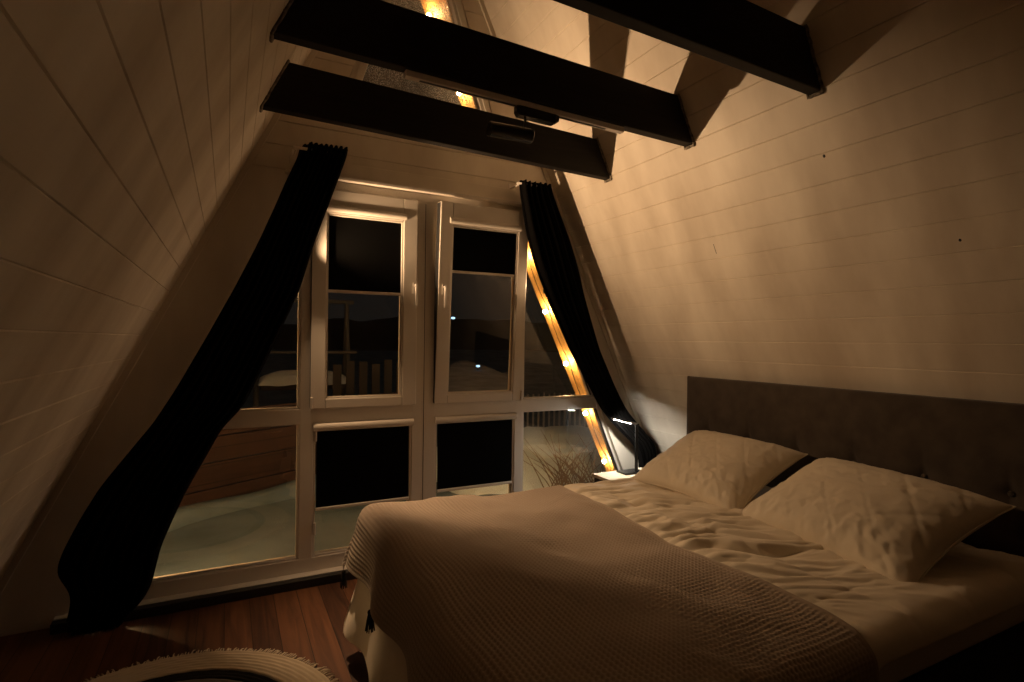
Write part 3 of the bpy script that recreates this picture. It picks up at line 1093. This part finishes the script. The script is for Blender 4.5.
lp = thing('desk_lamp', 'slim black folding desk lamp standing on the night stand', 'lamp', (2.50, 3.0, .505))
bs = MB()
bs.loft([[(2.41 + dx_, 2.965 + dy_, z) for dx_, dy_ in ((0, 0), (.17, 0), (.17, .105), (0, .105))] for z in (.5055, .518)])
shift(bs.build('base', M['blackgloss'], lp, bevel=.005, seg=3))
shift(MB().box(2.512, 2.534, 2.985, 2.997, .515, .838).build('arm', M['black'], lp, bevel=.003))
shift(MB().tube([(2.508, 2.991, .838), (2.538, 2.991, .838)], .009, 14).build('hinge', M['black'], lp))
hd = MB()
pa, pb = Vector((2.523, 2.985, .845)), Vector((2.462, 3.185, .868))
d_ = (pb - pa).normalized()
sd_ = d_.cross(Vector((0, 0, 1))).normalized() * .016
up_ = Vector((0, 0, .0045))
hd.loft([[p - sd_ - up_, p + sd_ - up_, p + sd_ + up_, p - sd_ + up_] for p in (pa, pb)])
lhead = shift(hd.build('lamp_head', M['silver'], lp, bevel=.002))
ls_ = MB()
up2 = Vector((0, 0, .0015))
off_ = Vector((0, 0, -.0062))
ls_.loft([[p - sd_ * .6 - up2 + off_, p + sd_ * .6 - up2 + off_, p + sd_ * .6 + up2 + off_, p - sd_ * .6 + up2 + off_] for p in (pa + d_ * .05, pb - d_ * .02)])
ls_.build('led_strip', M['led'], lhead)

# ------------------------------------------------------------------ rug
rug = thing('round_rug', 'round braided rug with cream fringed border and black ring on the floor', 'rug', (-.24, 2.165, 0))


def annulus(r0_, r1_, z0_, z1_, turns, seed, wob=.0015):
    """flat braided band: concentric ropes"""
    nr = max(3, int((r1_ - r0_) / .0035))
    rr = np.linspace(r0_, r1_, nr)
    th_ = np.linspace(0, 2 * PI, 361)
    RR, TT = np.meshgrid(rr, th_, indexing='ij')
    rope = np.abs(np.sin(PI * (RR - r0_) / (r1_ - r0_) * turns))
    braid = np.abs(np.sin(TT * 160 + np.floor((RR - r0_) / (r1_ - r0_) * turns) * 1.3))
    Zr = z0_ + (z1_ - z0_) * (.35 + .65 * rope) * (.8 + .2 * braid)
    Zr[0, :] = z0_ * .3; Zr[-1, :] = z0_ * .3
    return np.stack([RR * np.cos(TT), RR * np.sin(TT), Zr], -1)


grid_mesh('cream_border', annulus(.512, .655, .004, .015, 7, 1), M['rugl'], rug)
grid_mesh('black_ring', annulus(.452, .512, .004, .014, 3, 2), M['rugd'], rug)
grid_mesh('grey_centre', annulus(.0015, .452, .004, .013, 22, 3), M['rugg'], rug)
fm = MB()
rnd = random.Random(5)
for k in range(420):
    a = 2 * PI * k / 420 + rnd.uniform(-.004, .004)
    a2 = a + rnd.uniform(-.02, .02)
    r2 = .668 + rnd.uniform(-.008, .016)
    fm.tube([(.645 * math.cos(a), .645 * math.sin(a), .009), (r2 * math.cos((a + a2) / 2), r2 * math.sin((a + a2) / 2), .008), ((r2 + .012) * math.cos(a2), (r2 + .012) * math.sin(a2), .004)], [.0035, .003, .0015], 4)
fo = fm.build('fringe', M['rugl'], rug, smooth=True)
fo['kind'] = 'stuff'


# ------------------------------------------------------------------ string lights outside
def string(side, label):
    root = thing('string_light', label, 'string light', (0, 0, 0), 'string lights under the roof edges')
    pos = []
    for k in range(9 if side > 0 else 5):
        z = .325 + .4465 * k
        z -= .09 if k == 7 else 0          # this bulb sags a little lower
        pos.append(Vector((xr(z) - .045, 4.06, z) if side > 0 else (xdl(z) + .01, 3.63, z)))
    cb = MB()
    pts = []
    for a, b in zip(pos, pos[1:]):
        for t in (0, .25, .5, .75):
            p = a.lerp(b, t)
            sag = math.sin(PI * t) * .02
            pts.append((p.x + side * (.034 - sag * .5), p.y, p.z + .018 - sag))
    pts.append((pos[-1].x + side * .034, pos[-1].y, pos[-1].z + .018))
    pts = [(pts[0][0] + side * .1, pts[0][1], pts[0][2] - .25)] + pts
    cb.tube(pts, .003, 6)
    cb.build('cable', M['cable'], root, smooth=True)
    sm_ = MB().tube([(side * .034, 0, .024), (side * .016, 0, .014)], .009, 10)
    so = None
    for i, p in enumerate(pos):
        if i == 0:
            so = sm_.build('socket', M['cable'], root)
            bo = MB().sphere((0, 0, 0), .019, 2).build('bulb', M['bulb'], root, smooth=True)
            s_, b_ = so, bo
        else:
            s_, b_ = so.copy(), bo.copy()
            C.objects.link(s_); C.objects.link(b_)
            s_.parent = root; b_.parent = root
        s_.location = p
        b_.location = p
    return root


string(1, 'warm string lights hanging along the right roof edge outside')
string(-1, 'warm string lights along the left window edge outside, behind the left curtain')

# ------------------------------------------------------------------ outside
n = 160
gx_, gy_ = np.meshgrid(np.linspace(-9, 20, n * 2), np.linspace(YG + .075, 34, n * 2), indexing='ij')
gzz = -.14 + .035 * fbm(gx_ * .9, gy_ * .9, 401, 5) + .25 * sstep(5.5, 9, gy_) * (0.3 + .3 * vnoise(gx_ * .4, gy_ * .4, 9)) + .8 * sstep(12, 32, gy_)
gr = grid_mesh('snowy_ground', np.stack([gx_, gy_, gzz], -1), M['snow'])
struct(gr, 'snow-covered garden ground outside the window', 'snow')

# snow bank on the right
n = 120
bu, bv = np.meshgrid(np.linspace(0, 1, n), np.linspace(0, 1, n), indexing='ij')
bx_ = 2.0 + 3.6 * bu
by_ = 4.9 + 2.4 * bv
bz_ = -.2 + .47 * (np.sin(PI * bu) ** .6) * (np.sin(PI * np.clip(bv, 0, 1)) ** .55) + .03 * fbm(bx_ * 3, by_ * 3, 411, 4)
sb = grid_mesh('snow_bank', np.stack([bx_, by_, bz_], -1), M['bank_snow'])
tag(sb, 'rounded snow bank outside the lower right pane', 'snow bank', kind='stuff')

# brown board fence on the left outside
fe = thing('board_fence', 'brown board fence with snow along its foot outside the lower left pane', 'fence', (0, 0, 0))
A, B_ = Vector((-1.6, 4.55, 0)), Vector((1.9, 6.65, 0))
dirf = (B_ - A).normalized()
nrm = Vector((-dirf.y, dirf.x, 0))


def along(p0, p1, t, h0, h1, mb):
    q = [p0 - nrm * t, p1 - nrm * t, p1 + nrm * t, p0 + nrm * t]
    mb.loft([[(a.x, a.y, h0) for a in q], [(a.x, a.y, h1) for a in q]])


for k in range(4):
    mb = MB(); along(A, B_, .012, -.12 + k * .225, -.12 + k * .225 + .215, mb)
    mb.build('board', M['fence'], fe, bevel=.004)
for k in range(4):
    p = A + (B_ - A) * (k / 3.0)
    mb = MB(); along(p - dirf * .03 - nrm * .03, p + dirf * .03 - nrm * .03, .02, -.15, .86, mb)
    mb.build('post', M['fence'], fe, bevel=.004)
mb = MB()
L_ = (B_ - A).length
cap = []
for i in range(60):
    t = i / 59
    p = A + (B_ - A) * t
    hgt_ = -.10 + .035 * math.sin(t * 21) * .4
    cap.append([(p + nrm * (-.16 + .02 * math.sin(t * 17))).to_tuple()[:2] + (-.2,), (p + nrm * -.10).to_tuple()[:2] + (hgt_ + .06,), (p + nrm * .0).to_tuple()[:2] + (hgt_ + .10,), (p + nrm * .05).to_tuple()[:2] + (-.2,)])
mb.loft(cap)
mb.build('drifted_snow', M['snow'], fe, smooth=True)

# bare bush in front of the snow bank
bu_ = MB()
rnd = random.Random(12)
for k in range(70):
    x0, y0 = 3.25 + rnd.uniform(-.35, .35), 4.75 + rnd.uniform(-.15, .15)
    a = rnd.uniform(0, 2 * PI)
    ln = rnd.uniform(.35, .8)
    lean = rnd.uniform(.35, 1.0)
    pts = []
    for t in (0, .33, .66, 1):
        pts.append((x0 + math.cos(a) * ln * lean * t, y0 + math.sin(a) * ln * lean * t * .5, -.15 + ln * (t - .35 * lean * t * t)))
    bu_.tube(pts, [.006, .005, .0035, .0015], 5)
bsh = bu_.build('bare_bush', M['twig'])
tag(bsh, 'bare twiggy bush in the snow outside the lower right pane', 'bush')

# upright steel fence on the right
sf = thing('steel_fence', 'grey upright-bar steel fence beyond the snow bank', 'fence', (0, 0, 0))
bars = MB()
P0, P1 = Vector((2.6, 7.6, 0)), Vector((8.2, 6.9, 0))
for k in range(64):
    p = P0.lerp(P1, k / 63)
    bars.box(p.x - .012, p.x + .012, p.y - .01, p.y + .01, -.1, .60 + rnd.uniform(-.02, .02))
bars.build('bars', M['steel'], sf)
rl_ = MB()
rl_.tube([(P0.x, P0.y, .50), (P1.x, P1.y, .50)], .018, 6)
rl_.build('rail', M['steel'], sf)

# garden swing frame with snow, far left
sw = thing('garden_swing', 'white garden swing frame with snow lying on its seat, outside left', 'garden swing', (.75, 8.3, 0))
for x in (.35, 1.55):
    shift(MB().tube([(x, 8.0, -.1), (x + .0, 8.3, 1.95)], .03, 8).build('post', M['dull_steel'], sw))
    shift(MB().tube([(x, 8.6, -.1), (x + .0, 8.3, 1.95)], .03, 8).build('post', M['dull_steel'], sw))
shift(MB().tube([(.25, 8.3, 1.95), (1.65, 8.3, 1.95)], .03, 8).build('top_bar', M['dull_steel'], sw))
shift(MB().tube([(.25, 8.1, 1.22), (1.65, 8.1, 1.22)], .02, 8).build('back_bar', M['dull_steel'], sw))
shift(MB().box(.4, 1.5, 7.9, 8.4, .72, .80).build('seat', M['dark_wood'], sw, bevel=.01))
n = 30
a_, b_ = np.meshgrid(np.linspace(0, 1, n), np.linspace(0, 1, n), indexing='ij')
snw = np.stack([.36 + 1.18 * a_, 7.86 + .58 * b_, .79 + .2 * (np.sin(PI * a_) * np.sin(PI * b_)) ** .35 + .02 * fbm(a_ * 5, b_ * 5, 5, 2) * np.sin(PI * a_)], -1)
shift(grid_mesh('seat_snow', snw, M['fresh_snow'], sw))

# dark slatted panel seen through the upper left sash
sp_ = thing('slatted_screen', 'dark slatted garden screen outside the upper left sash', 'garden screen', (0, 0, 0))
for k in range(9):
    x = .85 + k * .16
    MB().box(x, x + .10, 7.1, 7.13, -.1, 1.12 + .03 * math.sin(k * 2.3)).build('slat', M['dark_wood'], sp_)
MB().box(.8, 2.3, 7.135, 7.16, .35, .42).build('rail', M['dark_wood'], sp_)

# distant hillside
n = 80
hx_, hv_ = np.meshgrid(np.linspace(-40, 70, n), np.linspace(0, 1, 12), indexing='ij')
ridge = 5.0 + 3.0 * vnoise(hx_ * .05 + 3, hx_ * 0 + .4, 501) + .5 * vnoise(hx_ * .3, hx_ * 0, 502)
hl = np.stack([hx_, 55 + 25 * hv_, -1 + ridge * np.sin(hv_ * PI / 2)], -1)
struct(grid_mesh('hillside', hl, M['hill']), 'dark hillside beyond the garden', 'hill')
far = grid_mesh('far_ground', np.stack(np.meshgrid(np.linspace(-40, 70, 4), np.linspace(33.5, 56, 4), indexing='ij') + [np.full((4, 4), .4)], -1), M['hill'])
struct(far, 'dark ground between garden and hillside', 'ground')
for (x, y, zb, z, r, lab) in ((19.36, 50, .38, 3.57, .14, 'small bluish street lamp glowing on the dark hillside seen through the tilted sash'),
                              (8.82, 20, -.1, .40, .055, 'low bluish garden lamp glowing beyond the snow bank seen through the tilted sash')):
    t_ = thing('distant_lamp', lab, 'outdoor lamp', (x, y, zb), 'distant outdoor lamps')
    MB().tube([(0, 0, 0), (0, 0, z - zb)], .02, 6).build('pole', M['dark_wood'], t_)
    MB().sphere((0, 0, z - zb), r, 2, (1.6, 1, .8)).build('lantern', M['farlamp'], t_)
